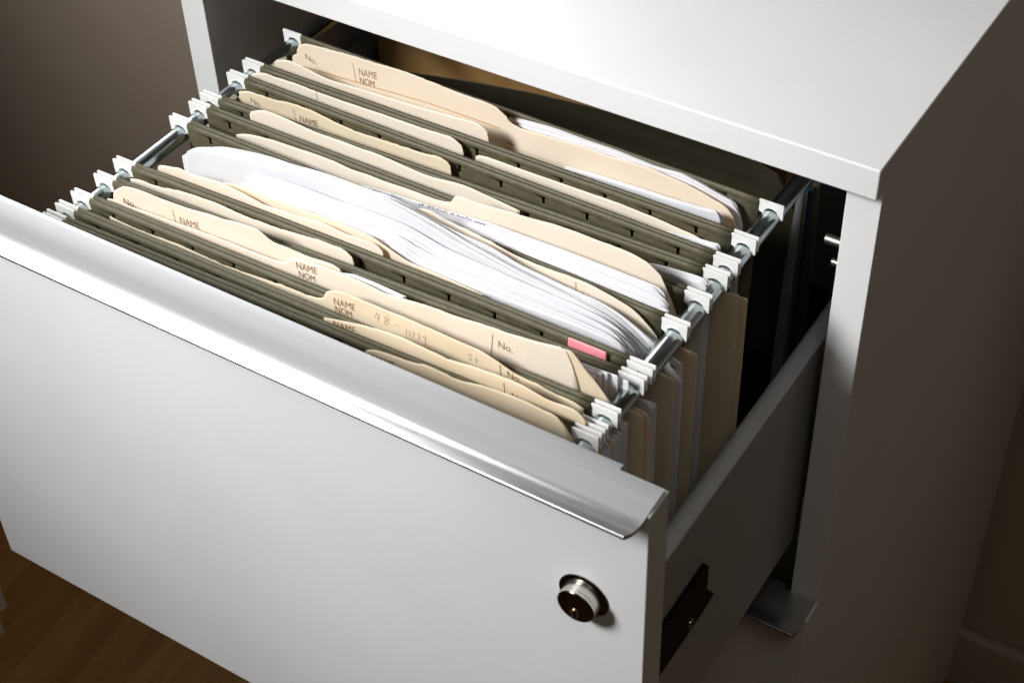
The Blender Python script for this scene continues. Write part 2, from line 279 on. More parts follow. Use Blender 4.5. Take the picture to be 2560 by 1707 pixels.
# traced top outlines of the leaves: y at left, y at right, (x, z) in mm
TR = {
'P0_back_papers': (0.0195, 0.014, [(-1.3,-3.3),(5.7,-2.3),(26.3,-0.2),(48.8,-0.4),(66.4,0.1),(81.5,-0.3),(92.2,-0.8),(106.2,0.9),(118.1,-1.0),(130.7,-4.0),(140.3,-5.4),(141.5,-17.4)]),
'P0_big_manila': (0.0125, 0.0075, [(-147.8,-9.1),(-146.8,-7.1),(-143.8,-5.1),(-143.6,-2.6),(-141.8,2.0),(-138.0,4.1),(-120.4,6.0),(-101.5,7.5),(-82.1,8.5),(-63.9,9.6),(-39.8,8.5),(-28.0,8.0),(-12.3,8.1),(-2.3,7.0),(1.8,3.8),(3.2,0.4),(6.2,-0.7),(10.7,-1.4),(19.9,0.0),(37.9,1.3),(52.7,2.2),(67.2,2.0),(88.6,3.7),(102.7,2.3),(116.6,0.9),(127.1,-1.8),(136.0,-3.5),(139.6,-5.9),(141.9,-15.0)]),
'P0_front_papers': (0.004, 0, [(45.6,-8.7),(64.6,-6.8),(86.1,-5.3),(107.1,-4.7),(127.7,-3.3),(136.0,-1.4),(136.5,-7.3)]),
'P0_front_leaf': (-0.0035, -0.0045, [(-147.9,-5.0),(-147.2,-2.7),(-145.8,-1.2),(-141.5,1.2),(-135.4,2.0),(-130.3,1.7),(-123.6,0.7),(-116.2,-0.8),(-107.0,-1.8),(-95.2,-1.0),(-78.6,-0.1),(-62.3,0.8),(-46.2,1.7),(-22.5,3.7),(-10.9,4.8),(-4.8,4.6),(-1.5,1.5),(-0.7,-4.8)]),
'P1_papers': (-0.0185, -0.02, [(-21.7,-9.6),(-16.2,-8.8),(-9.2,-8.1),(8.1,-3.1)]),
'P1_papers_right': (-0.0185, -0.0215, [(98.4,-11.9),(118.9,-7.2),(137.6,-5.0),(144.2,-4.4),(145.6,-5.9)]),
'P1_left_tab': (-0.018, -0.019, [(-153.1,-4.8),(-151.0,-3.0),(-147.7,-1.4),(-141.4,0.3),(-138.1,-0.6),(-121.8,0.2),(-105.0,-0.5),(-84.4,-0.5),(-69.7,-0.1),(-66.4,0.2),(-52.0,0.6),(-36.2,0.8),(-20.6,1.7),(-12.9,2.2),(-8.5,-0.1),(-7.3,-5.5)]),
'P1_right_leaf': (-0.0165, -0.0185, [(-0.7,-6.5),(1.3,-4.6),(4.4,-3.5),(8.9,-3.6),(32.3,-3.6),(61.4,-3.1),(89.7,-2.7),(110.4,-3.6),(124.0,-4.9),(130.8,-5.1),(134.1,-6.0),(136.9,-7.5)]),
'P2_name_leaf': (-0.034, -0.0365, [(-150.8,-10.3),(-149.0,-8.0),(-148.8,-5.2),(-145.5,-3.2),(-140.2,-2.6),(-132.5,-2.3),(-123.1,-2.2),(-115.2,-0.7),(-106.8,-0.1),(-94.3,-0.0),(-82.3,-2.0),(-75.7,-2.5),(-64.5,-3.1),(-56.4,-2.5),(-48.4,-1.9),(-36.5,-1.5),(-26.4,-0.8),(-20.2,-1.2),(-10.8,1.5),(-6.3,0.5),(-4.7,-2.7),(-4.4,-6.5)]),
'P2_big_right': (-0.0385, -0.0385, [(156.1,-14.8),(167.3,-12.8)]),
'P2_big_right2': (-0.036, -0.036, [(166.3,-15.9),(169.0,-15.3)]),
'P3_back_tab': (-0.0545, -0.0485, [(-124.1,-0.1),(-122.4,2.8),(-117.8,5.3),(-112.8,6.4),(-103.1,6.2),(-91.3,4.8),(-79.6,3.3),(-63.9,3.4),(-51.3,3.0),(-37.6,3.4),(-26.9,2.3),(-18.4,1.5),(-5.8,0.6),(10.1,2.7),(17.8,2.8),(25.5,1.8),(34.6,0.9),(42.1,-0.0),(48.1,-1.0)]),
'P3_papers': (-0.055, -0.052, [(115.7,-5.0),(124.9,-2.3),(135.2,-0.9),(148.1,0.0),(151.3,-0.1),(153.9,-1.3)]),
'P4_tab_leaf': (-0.0645, -0.067, [(-126.4,-7.8),(-122.6,-5.5),(-115.6,-3.9),(-99.5,-1.9),(-87.2,-1.3),(-70.9,0.1),(-55.0,-0.1),(-45.8,-1.3),(-39.5,-0.4),(-24.1,-0.6),(-12.1,0.3),(-8.4,0.2),(1.3,0.7),(9.2,0.8),(13.5,1.4),(17.0,3.1),(18.1,4.7),(19.1,7.2),(20.2,8.5),(22.3,9.5),(34.7,8.9),(39.0,9.9),(51.1,11.0),(62.9,11.7),(76.7,13.3),(90.3,13.7),(103.6,13.4),(116.8,13.8),(126.5,12.8),(133.1,11.2),(137.7,8.1),(140.1,3.9),(147.2,-14.1)]),
'P4_papers': (-0.0705, -0.0755, [(-34.5,-1.9),(-27.8,-0.9),(-17.9,0.1),(1.1,1.7),(14.4,2.7),(30.1,4.3),(42.5,6.2),(94.1,7.7),(116.9,7.9),(139.1,7.7),(144.2,7.5),(145.6,1.3)]),
'P4_papers_front': (-0.0725, -0.079, [(18.7,-0.1),(31.7,-1.7),(96.0,1.0),(118.9,-0.6),(141.3,-1.0),(148.0,-1.3)]),
'P5_back_leaf': (-0.083, -0.0885, [(10.2,7.4),(10.9,8.9),(12.3,10.2),(16.1,12.2),(20.2,12.3),(25.2,9.5),(33.9,9.4),(49.0,8.3),(63.9,5.4),(70.8,4.7),(81.1,4.7),(91.3,4.7),(101.3,5.4),(111.3,5.5),(124.4,3.2),(127.7,3.2),(134.2,1.0),(141.4,-2.4),(144.7,-6.8),(148.0,-9.8),(148.7,-12.9)]),
'P5_papers_back': (-0.088, -0.094, [(-121.7,-1.3),(-116.8,2.1),(-102.0,5.8),(-89.3,8.3),(-77.0,10.0),(-61.1,10.4),(-45.1,13.3),(-29.7,14.1),(4.0,14.9),(14.1,12.3),(27.3,9.8),(40.0,8.8),(57.5,8.8),(74.2,4.1),(94.5,2.7),(107.9,2.0),(121.1,2.1),(134.1,-1.5),(143.9,-6.7),(149.7,-8.8)]),
'P5_papers_mid': (-0.096, -0.102, [(-136.0,-7.6),(-134.0,-4.5),(-126.2,0.5),(-117.2,3.4),(-103.5,5.7),(-78.6,9.2),(-54.3,13.4),(-23.4,15.9),(-7.6,20.1),(20.1,17.2),(45.1,11.3),(79.3,6.3),(112.7,2.1),(125.7,0.0),(135.5,-4.3),(142.1,-13.3)]),
'P5_papers_front': (-0.106, -0.11, [(-84.3,0.9),(-64.3,2.0),(-48.7,2.1),(-29.8,0.6),(-3.7,-0.7),(14.9,2.4),(21.7,-1.5),(35.9,-2.9),(50.0,-3.5),(64.0,-1.8),(84.5,-1.6),(111.1,0.2),(130.5,-0.3),(140.0,-0.9),(143.3,-6.1)]),
'P5_orange_leaf': (-0.11, -0.1125, [(-95.5,2.0),(-84.7,4.0),(-68.9,4.1),(-45.5,5.0),(-22.7,5.9),(-0.6,6.0),(19.9,-1.1),(23.4,-1.8),(34.1,-1.3),(44.6,-1.7),(55.1,-2.4),(65.4,-3.1)]),
'P5_front_leaf': (-0.1155, -0.1135, [(-137.3,-2.0),(-136.7,-0.4),(-134.9,1.2),(-129.3,2.5),(-120.8,4.2),(-112.9,3.3),(-103.0,4.3),(-94.8,5.9),(-83.9,5.0),(-76.3,4.1),(-65.8,2.0),(-50.3,3.5),(-42.7,3.5),(-27.5,5.7),(-13.0,4.0),(0.2,4.8),(6.6,4.4),(8.5,1.8),(8.8,-1.1)]),
'P6_leaf': (-0.1275, -0.1212, [(-146.7,-4.8),(-143.8,-3.1),(-137.1,-2.4),(-132.4,-3.0),(-126.5,-2.0),(-123.2,-1.9),(-120.6,-0.9),(-107.4,1.3),(-96.3,1.6),(-84.5,2.2),(-77.0,1.3),(-68.7,0.6),(-58.0,0.9),(-46.7,1.1),(-34.9,2.4),(-20.1,3.7),(-12.9,3.6),(-5.6,4.2),(-2.7,1.6),(-1.8,-2.6)]),
'P7_back_leaf': (-0.142, -0.136, [(-145.8,-7.5),(-144.8,-4.6),(-142.8,0.1),(-139.1,3.1),(-131.2,5.8),(-122.3,6.2),(-106.6,6.0),(-90.9,6.7),(-79.0,8.2),(-67.5,8.9),(-59.8,10.4),(-44.8,11.0),(-41.5,5.5),(-30.4,6.2),(-23.3,5.3),(-16.1,5.2),(-8.9,6.0),(-3.1,6.9),(1.0,5.5),(2.1,3.4)]),
'P7_white': (-0.143, -0.138, [(-5.1,3.2),(2.9,5.0),(10.9,7.3),(23.5,7.3),(33.7,6.5),(39.8,6.1)]),
'P7_front_leaf': (-0.1465, -0.1425, [(-145.0,-3.8),(-140.5,-2.2),(-128.5,-3.1),(-96.2,-1.3),(-87.8,-1.0),(-64.6,-0.1),(-49.5,-0.1),(-38.3,-0.1),(-31.7,0.0),(-28.2,1.1),(-26.1,3.1),(-24.6,5.6),(-22.6,6.9),(-18.9,7.7),(-4.4,8.8),(6.2,9.2),(16.6,8.8),(23.1,8.7),(29.8,7.2),(36.7,7.9),(47.0,9.5),(60.4,10.9),(73.6,10.9),(83.4,12.4),(91.8,13.2),(99.4,13.0),(112.1,14.5),(127.6,17.3),(133.6,18.1),(137.5,-4.1)]),
'P7_folded_back': (-0.145, -0.1395, [(131.9,14.9),(137.9,9.0),(144.7,1.8),(151.8,-6.0)]),
'P7_papers_r': (-0.142, -0.136, [(134.7,5.3),(140.8,5.6),(147.5,6.2),(151.7,6.3),(152.1,3.9),(156.0,4.3),(156.6,0.9)]),
'P8_leaf': (-0.158, -0.1535, [(-132.7,-3.1),(-126.5,-3.7),(-110.7,-4.4),(-86.9,-3.4),(-56.7,-4.8),(-23.0,-2.2),(-15.7,-1.8),(-7.2,-1.9),(-1.4,-1.7),(1.9,-0.4),(3.8,1.4),(4.5,3.2),(6.0,6.1),(9.0,8.2),(14.1,9.6),(22.3,9.4),(31.2,9.6),(41.3,9.6),(54.7,9.7),(67.8,8.9),(80.8,8.2),(87.2,8.2),(96.7,7.4),(101.7,4.6),(106.0,2.9),(112.3,1.4),(124.7,0.8),(126.5,-0.5),(135.7,-0.4),(140.6,-1.0),(146.1,-2.7)]),
'P9_leaf': (-0.169, -0.1634, [(11.4,-0.3),(17.3,1.6),(25.0,2.9),(31.3,4.6),(41.6,6.3),(51.7,7.1),(58.3,7.5),(64.8,6.8),(74.5,6.1),(80.9,5.3),(90.5,6.9),(100.1,7.7),(109.5,8.5),(118.7,8.6),(127.9,7.1),(132.6,5.1),(136.8,4.3),(141.7,6.3),(146.5,7.2),(150.0,5.7),(152.4,2.4),(153.0,-0.6)]),
'P10_leaf': (-0.1757, -0.1718, [(40.2,-3.6),(41.1,-1.5),(42.8,0.2),(46.7,1.7),(51.4,2.5),(56.8,2.7),(64.0,2.8),(70.6,4.1),(72.7,5.0),(79.8,5.5),(86.2,4.8),(92.5,4.2),(105.3,7.5),(117.7,8.4),(129.9,8.6),(131.6,8.2),(140.7,7.6),(146.7,7.7),(150.8,-3.6)]),
'P5R_leaf': (-0.098, -0.098, [(157.5,-11.4),(160.9,-15.7),(165.3,-19.4),(166.5,-56.6)]),
'P5R_white': (-0.092, -0.092, [(156.0,-13.7),(158.9,-7.1),(165.7,-4.5),(166.7,-13.8),(167.3,-47.4)]),
'P4R_leaf': (-0.078, -0.078, [(159.1,-19.6),(161.5,-23.2),(164.1,-32.0),(165.8,-42.9),(167.7,-81.3)]),
'P6R_leafA': (-0.1315, -0.1315, [(161.3,-4.2),(163.5,-11.5),(165.2,-13.2),(166.9,-61.0)]),
'P6R_leafB': (-0.1293, -0.1293, [(162.6,-4.1),(164.8,-4.9),(166.9,-7.7),(168.7,-62.1)]),
'P6R_white': (-0.121, -0.121, [(165.1,4.3),(165.8,-22.8),(167.5,-70.7)]),
'P7R_white': (-0.141, -0.141, [(160.6,-4.7),(160.9,-48.3)]),
'P8R_white': (-0.15, -0.15, [(160.8,-6.4),(161.1,-33.1)]),
'RB': (0.088, 0.084, [(-101.1,-49.8),(-52.6,-41.1),(-6.6,-34.9),(31.5,-31.4)]),
'P5_papers_mid2': (-0.1, -0.1035, [(-84,4.3),(-78,4.9),(-64,6.4),(-49,7.4),(-30,7.3),(-8,8.7),(15,9.3),(36,4.5),(64,2.9),(84,1.7),(111,1.1),(125,-0.0),(135,-2.2),(139,-4.5),(141,-6.7),(142.5,-8.6)]),
'P4_papers_low': (-0.0714, -0.0764, [(-34.5,-6.1),(-27.8,-5.1),(-17.9,-4.1),(1.1,-2.5),(14.4,-1.5),(30.1,0.1),(42.5,2.0),(94.1,6.7),(116.9,6.9),(139.1,6.7),(144.2,6.5),(145.6,0.3)]),
}
# ------------------------------------------------------------------ hanging folders
YL = [.0238, -.0111, -.0251, -.0484, -.0581, -.0743, -.1195, -.1343, -.1516, -.1631, -.1720, -.1764]
YR = [.0183, -.0102, -.0299, -.0411, -.0599, -.0824, -.1159, -.1238, -.1478, -.1590, -.1648, -.1764]
def interp(x, a, b): return a + (b - a) * (x + .162) / .324
def hook(parent, side, y, dz=0):
    s = side
    P2 = [(.1484, -.0003), (.1487, 0), (.1618, 0), (.1622, -.0004), (.1620, -.0090), (.1617, -.0093), (.1597, -.0088), (.1592, -.0082), (.1590, -.0070)]
    for k in range(1, 10):
        a = math.pi * (k / 10); P2.append((.1553 + .0040 * math.cos(a), -.0075 + .0035 * math.sin(a)))
    P2 += [(.1512, -.0078), (.1505, -.0080), (.1485, -.0073)]
    prof = [(s * x, z + dz) for x, z in P2]
    o = prism_y('hook', prof, y - .00055, y + .00055, M['hook'], parent); bevel(o, .0002, 2); return o
SLX = [-.1325 + .0262 * k for k in range(11)]
def panel(name, parent, yl, yr, facing, seed, yb, slots=True, ztop=0, sag=0, wide=False):
    """one card panel with the roll round its rod, slots cut through; facing -1: its outer side looks at -y"""
    rnd = random.Random(seed); x0, x1 = -.1486, .1484
    xs = [x0]
    for sx in SLX:
        if slots and wide and x0 + .007 < sx < x1 - .003: xs += [sx - .0055, sx - .0054, sx + .0009, sx + .0010]
        elif slots and x0 + .004 < sx < x1 - .004: xs += [sx - .0012, sx - .0008, sx + .0008, sx + .0012]
    xs.append(x1); full = []
    for a, b in zip(xs, xs[1:]):
        n = max(1, int((b - a) / .006)); full += [a + (b - a) * k / n for k in range(n)]
    full.append(x1); xs = full
    roll = [(.9, -.0046), (1.25, -.0030), (1.1, -.0012), (.55, -.0004), (-.2, -.0002), (-.85, -.0007), (-1.2, -.0018), (-1.15, -.0031), (-.9, -.0040)]
    zz = [-.0046, -.0054, -.0062, -.0078, -.0112, -.016, -.022, -.03, -.045, -.07, -.10, -.14, -.18, -.215, -.232]
    rows = [(o_ * .001, z) for o_, z in roll] + [(-.0009, z) for z in zz]; nz = len(rows); V = []; F = []
    ph = rnd.uniform(0, 6); amp = rnd.uniform(.0002, .0005)
    for x in xs:
        yt = interp(x, yl, yr) + sag * (1 - (x / .15) ** 2)
        for off, z in rows:
            t = min(1, max(0, -z / .232)); y = yt + off * (1 if facing < 0 else 1)
            w = amp * math.sin(x * 42 + ph) * min(1, max(0, (-z - .004) / .02)) + .0006 * noise.noise(Vector((x * 18, z * 18, seed))) * min(1, -z / .02)
            y = y + w + (yb - yt) * (t ** 1.6)
            V.append((x, y, z + ztop + .00015 * noise.noise(Vector((x * 60, seed, 0)))))
    b0 = len(roll)
    for i in range(len(xs) - 1):
        xm = (xs[i] + xs[i + 1]) / 2
        d = min((abs(xm - sx) for sx in SLX), default=1)
        for j in range(nz - 1):
            if slots and (wide or d < .0012) and i > 0:
                zt = rows[j][1]
                if wide:
                    if -.0159 < zt <= -.0046 + 1e-6 and any(sx - .0054 < xm < sx + .0009 and x0 + .007 < sx < x1 - .003 for sx in SLX): continue
                elif j >= 7 and zt > -.0077:      # hole cells
                    if j < 9 and d < .0012: continue
                    if d < .0007: continue
            a = i * nz + j; F.append((a, a + 1, a + nz + 1, a + nz))
    o = obj(name, V, F, M['olive'], parent, True)
    sm = o.modifiers.new('solid', 'SOLIDIFY'); sm.thickness = .00032; sm.offset = 0
    return o
FL = ['olive hanging folder behind the big No. NAME NOM tab, rearmost with white hooks',
      'olive hanging folder holding the plain pale tab before the big No. tab',
      'olive hanging folder holding the torn-edged tab lettered No. NAME',
      'olive hanging folder, narrow, with the smooth blank pale tab',
      'olive hanging folder with the notched blank folder and the handwritten sheet',
      'olive hanging folder spread widest by the thick fan of white papers',
      'olive hanging folder just in front of the thick fan of white papers',
      'olive hanging folder with the corner-folded manila and NAME NOM cut tab',
      'olive hanging folder holding the tab pencilled 48-11229',
      'olive hanging folder holding the ragged half-hidden NAME tab',
      'olive hanging folder nearest the pull, holding the foremost creased manila']
for k in range(11):
    yc = (YL[k] + YL[k + 1] + YR[k] + YR[k + 1]) / 4 - .002
    f = tag(empty('hanging_folder', (0, yc, -.232)), FL[k], 'hanging folder', 'olive hanging folders on the drawer rails')
    # back panel: hangs from the front strip of pair k ; front panel: rear strip of pair k+1
    off = 0 if k == 0 else -.0029
    a, b = YL[k] + off, YR[k] + off
    sg = {5: .0010, 6: .0018}.get(k, 0)
    panel('back_panel', f, a, b, -1, k * 7 + 1, yc + .0008, True, -.0001, sg)
    hook(f, -1, a); hook(f, 1, b)
    a, b = YL[k + 1], YR[k + 1]
    sg = {4: .0010, 5: .0018}.get(k, 0)
    panel('front_panel', f, a, b, -1, k * 7 + 4, yc - .0008, True, -.0001, sg)
    hook(f, -1, a); hook(f, 1, b)
# the dark one at the very back, hanging crooked
f = tag(empty('hanging_folder', (0, .088, -.232)), 'dark olive folder leaning in the shadow under the cabinet top, behind all others', 'hanging folder')
def leaf_mesh(name, parent, pts, yl, yr, m, thick=.00027, yb=None, seed=0, zb=-.226, bow=.0005, rag=0, curl=0, fold=0):
    """pts: top outline (mm) -> thin bowed card; returns object and its front-surface function"""
    P_ = [(x / 1000, z / 1000) for x, z in pts]; xs = []; zs = []
    for (xa, za), (xb_, zb_) in zip(P_, P_[1:]):
        n = max(1, int((xb_ - xa) / .0025))
        for k in range(n):
            t = k / n; xs.append(xa + (xb_ - xa) * t); zs.append(za + (zb_ - za) * t)
    xs.append(P_[-1][0]); zs.append(P_[-1][1])
    # light smoothing on the gentle parts only
    for _ in range(2):
        z2 = zs[:]
        for i in range(1, len(xs) - 1):
            if xs[i + 1] - xs[i] > .0008 and xs[i] - xs[i - 1] > .0008: z2[i] = .25 * zs[i - 1] + .5 * zs[i] + .25 * zs[i + 1]
        zs = z2
    if rag:
        zs = [z + 1.6 * rag * (noise.noise(Vector((x * 500, seed, 3))) + .6 * noise.noise(Vector((x * 1500, seed, 5)))) for x, z in zip(xs, zs)]
    if yb is None: yb = (yl + yr) / 2
    def ys(x, z):
        yt = yl + (yr - yl) * (x + .15) / .30; t = min(1, max(0, -z / .226))
        y = yt + (yb - yt) * t
        y += bow * noise.noise(Vector((x * 14 + seed * 3.1, z * 12, seed))) + bow * .35 * noise.noise(Vector((x * 45, z * 60 + 7, seed)))
        if fold:
            zt_ = next((za + (zb2 - za) * (x - xa) / (xb2 - xa) for (xa, za), (xb2, zb2) in zip(P_, P_[1:]) if xa <= x <= xb2), P_[0][1]); y += fold * min(1, max(0, (zt_ - z) / .05))
        if curl and z > -.004: y += curl * ((z + .004) / .01) ** 2
        return y
    fr = [0, .04, .09, .16, .25, .4, .6, .8, 1]; V = []; F = []
    nr = len(fr) + 2
    for side in (-1, 1):
        for x, z in zip(xs, zs):
            zrows = [z, z - .0015, z - .0035] + [z - .0035 + (zb - z + .0035) * t for t in fr[1:]]
            for zz in zrows: V.append((x, ys(x, zz) + side * thick / 2, zz))
    n = len(xs); H = n * nr
    for i in range(n - 1):
        for j in range(nr - 1):
            a = i * nr + j; F.append((a, a + 1, a + nr + 1, a + nr)); F.append((H + a, H + a + nr, H + a + nr + 1, H + a + 1))
        F.append((i * nr, (i + 1) * nr, H + (i + 1) * nr, H + i * nr)); b = i * nr + nr - 1; F.append((b, H + b, H + b + nr, b + nr))
    for j in range(nr - 1):
        F.append((j, H + j, H + j + 1, j + 1)); a = (n - 1) * nr + j; F.append((a, a + 1, H + a + 1, H + a))
    o = obj(name, V, F, m, parent, False)
    for p in list(o.data.polygons): p.use_smooth = abs(p.normal.y) > .6
    o.data.update()
    return o, (lambda x, z: ys(x, z) - thick / 2 - .00012)
def leaf(name, parent, key, m, **kw):
    yl, yr, pts = TR[key]; return leaf_mesh(name, parent, pts, yl, yr, m, seed=(sum(map(ord, key)) % 97), **kw)
def text(parent, s, xl, zt_l, w, h, rot, fy, m, name='printed_text', shear=0):
    """text whose cap-top-left is (xl, zt_l); w width; h cap height; laid on surface fy"""
    cu = bpy.data.curves.new(name, 'FONT'); cu.body = s; cu.size = 1; cu.shear = shear; cu.space_line = .8
    to = bpy.data.objects.new('tmp_text', cu); C.objects.link(to); bpy.context.view_layer.update()
    me = bpy.data.meshes.new_from_object(to.evaluated_get(bpy.context.evaluated_depsgraph_get())); bpy.data.objects.remove(to)
    xs = [v.co.x for v in me.vertices]; ys = [v.co.y for v in me.vertices]
    sx = w / (max(xs) - min(xs)); sy = h / (max(ys) - min(ys)); x0 = min(xs); y1 = max(ys)
    off = parent.location + (parent.parent.location if parent.parent else Vector())
    for v in me.vertices:
        dx = (v.co.x - x0) * sx; dz = (v.co.y - y1) * sy; X = xl + dx; Z = zt_l + dz + dx * math.tan(rot)
        v.co = Vector((X, fy(X, Z), Z)) - off
    me.name = name; me.materials.append(m)
    o = bpy.data.objects.new(name, me); C.objects.link(o); o.parent = parent; return o
def stroke(parent, pts, fy, m, w=.0003, name='ruled_line'):
    """flat ribbon following (x,z) points in metres on surface fy"""
    V = []; F = []; Q = []
    for (xa, za), (xb_, zb_) in zip(pts, pts[1:]):
        n = max(1, int(math.hypot(xb_ - xa, zb_ - za) / .002))
        for k in range(n): Q.append((xa + (xb_ - xa) * k / n, za + (zb_ - za) * k / n))
    Q.append(pts[-1])
    for i, (x, z) in enumerate(Q):
        a = Q[max(i - 1, 0)]; b = Q[min(i + 1, len(Q) - 1)]; d = math.hypot(b[0] - a[0], b[1] - a[1]) or 1
        nx, nz = -(b[1] - a[1]) / d, (b[0] - a[0]) / d
        for s in (-1, 1): X = x + s * nx * w / 2; Z = z + s * nz * w / 2; V.append((X, fy(X, Z), Z))
    for i in range(len(Q) - 1): F.append((2 * i, 2 * i + 1, 2 * i + 3, 2 * i + 2))
    return obj(name, V, F, m, parent)
def folder(loc_y, label):
    return tag(empty('manila_folder', (0, loc_y, -.226)), label, 'file folder', 'manila folders standing in the hanging folders')
def stack(loc_y, label):
    return tag(empty('paper_stack', (0, loc_y, -.226)), label, 'papers', 'bundles of white paper between the folders')
def sheets(parent, keys, n, m, jit=.0004, seed=1, zb=-.225, thick=.00022, yb=None, bow=.0004, xj=.001, spread=None, bt=.5):
    """n sheets whose top outlines blend through the keyed outlines"""
    rnd = random.Random(seed); out = []
    def f(pts, x):
        if x <= pts[0][0]: return pts[0][1]
        for (a, za), (b, zb_) in zip(pts, pts[1:]):
            if x <= b: return za + (zb_ - za) * (x - a) / (b - a)
        return pts[-1][1]
    for i in range(n):
        t = i / max(1, n - 1) * (len(keys) - 1); k = min(int(t), len(keys) - 2) if len(keys) > 1 else 0; u = t - k
        A = TR[keys[k]]; B = TR[keys[min(k + 1, len(keys) - 1)]]
        xa0, xa1, xb0, xb1 = A[2][0][0], A[2][-1][0], B[2][0][0], B[2][-1][0]
        x0 = xa0 + (xb0 - xa0) * u + rnd.gauss(0, xj * 1000 * .6); x1 = xa1 + (xb1 - xa1) * u + rnd.gauss(0, xj * 1000 * .5)
        dz = rnd.gauss(0, jit * 1000); tilt = rnd.gauss(0, jit * 1000); pts = []; N_ = 60
        for j in range(N_ + 1):
            s = j / N_; x = x0 + (x1 - x0) * s
            z = f(A[2], xa0 + (xa1 - xa0) * s) * (1 - u) + f(B[2], xb0 + (xb1 - xb0) * s) * u + dz + tilt * (s - .5)
            pts.append((x, z))
        yl = A[0] + (B[0] - A[0]) * u; yr = A[1] + (B[1] - A[1]) * u
        if spread: yl += spread * (i / max(1, n - 1) - .5); yr += spread * (i / max(1, n - 1) - .5)
        o = leaf_mesh('sheet', parent, pts, yl, yr, m, thick, (yl + yr) / 2 * (1 - bt) + yb * bt if yb is not None else None, seed=seed + 0.05 * i, zb=zb, bow=bow)
        out.append(o)
    return out
# rear leaning folder
pts = [(-150, -12), (-110, -10.5), (-96, -8), (-48, -1), (-3, 3.5), (35, 5.5), (80, 5), (120, 1), (146, -3)]
leaf_mesh('back_panel', f, [(-140, -58), (-101, -49.8), (-76, -45), (-53, -41.1), (-30, -37.5), (-7, -34.9), (31, -31.4), (70, -29), (110, -30), (131, -36)], .088, .084, M['olive'], yb=.088, seed=5, fold=.032)
leaf_mesh('front_panel', f, [(-138, -95), (0, -90), (90, -90)], .072, .070, M['olive'], yb=.08, seed=6)
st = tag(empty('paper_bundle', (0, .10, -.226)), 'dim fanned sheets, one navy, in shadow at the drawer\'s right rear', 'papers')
for i, (yt_, ybm, mm, x1) in enumerate(((.098, .095, 'shaded_paper', 141.5), (.0995, .097, 'olive', 143.5), (.101, .100, 'navy', 145.5), (.1035, .113, 'olive', 147), (.1045, .118, 'olive', 147))):  # first sheet is white paper, its grey is painted shade
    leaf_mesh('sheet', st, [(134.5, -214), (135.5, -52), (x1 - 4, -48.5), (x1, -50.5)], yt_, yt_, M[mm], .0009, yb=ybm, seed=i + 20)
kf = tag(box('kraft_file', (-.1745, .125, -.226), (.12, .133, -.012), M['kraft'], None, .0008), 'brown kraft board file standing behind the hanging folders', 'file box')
# ------------------------------------------------------------------ folders and papers, back to front
INK = M['ink']; INO = M['ink_orange']
# pocket 0
s0 = stack(.014, 'white papers rising behind the big No. NAME NOM folder, stepped corner at right')
sheets(s0, ['P0_back_papers'], 6, M['paper'], .0008, 3, yb=.010, xj=.0025, spread=.0035)
g = folder(.006, 'manila folder with the largest tab, fully readable No. and NAME NOM')
o, fy = leaf('back_leaf', g, 'P0_big_manila', M['manila'], yb=.004, rag=.00025)
text(o, 'No.', -.1373, -.0030, .0080, .0036, R(-8), fy, INK); text(o, 'NAME', -.0981, .0006, .0128, .0044, R(6), fy, INK); text(o, 'NOM', -.0979, -.0050, .0105, .0042, R(4), fy, INK)
stroke(o, [(-.1021, .0024), (-.1009, -.0094)], fy, INK, .00035)
stroke(o, [(-.1400, -.0122), (-.1323, -.0117), (-.1160, -.0105), (-.1008, -.0095), (-.0750, -.0075), (-.0489, -.0060), (-.02, -.0057), (-.0028, -.0057)], fy, INO, .0006)
stroke(o, [(.0005, -.0135), (.0065, -.0135)], fy, INO, .0005)
o, fy = leaf('front_leaf', g, 'P0_front_leaf', M['manila2'], yb=.001, rag=.0001)
s1 = stack(.002, 'thin white papers in the right half of the largest-tab folder')
sheets(s1, ['P0_front_papers'], 5, M['paper'], .0006, 9, yb=.002, xj=.003, spread=.0028)
# pocket 1
g = folder(-.019, 'manila folder with long blank left tab, third row, its leaf reappearing low at right')
o, fy = leaf('back_leaf', g, 'P1_right_leaf', M['manila2'], yb=-.019, rag=.0001)
o, fy = leaf('front_leaf', g, 'P1_left_tab', M['manila2'], yb=-.020, rag=.00015)
stroke(o, [(-.1060, .0005), (-.1058, -.006)], fy, INK, .0003)
s2 = stack(-.020, 'sliver of white papers low beside the third-row manila folder'); sheets(s2, ['P1_papers_right'], 4, M['paper'], .0005, 12, yb=-.020, xj=.002, spread=.0015)
# pocket 2
g = folder(-.034, 'creased manila folder lettered No. NAME with wavy top edge, fourth row from the back')
o, fy = leaf('back_leaf', g, 'P2_name_leaf', M['manila3'], yb=-.034, rag=.0003, bow=.0008)
text(o, 'No.', -.1408, -.0065, .0072, .0036, R(-6), fy, INK); text(o, 'NAME', -.1061, -.0066, .0128, .0040, R(4), fy, INK); text(o, 'NOM', -.1058, -.0118, .0105, .0040, R(4), fy, INK)
stroke(o, [(-.1099, -.0042), (-.1089, -.0135)], fy, INK, .0003)
g2 = folder(-.037, 'pair of wide manila leaves sticking out to the right below the rail')
def low_leaf(parent, xr, zr, y, seed, m='manila3', zc=-.022, name='front_leaf', x0=-148):
    return leaf_mesh(name, parent, [(x0, zc * 1000 - 8), (120, zc * 1000), (xr - 12, zr - 2.2 if zr > -20 else zr + 1), (xr - .6, zr), (xr, zr - 1.2)], y, y, M[m], .0004, seed=seed)[0]
low_leaf(g2, 166, -15.4, -.0372, 31, 'manila3', -.024); low_leaf(g2, 169, -18.4, -.0340, 32, 'manila3', -.028, 'back_leaf')
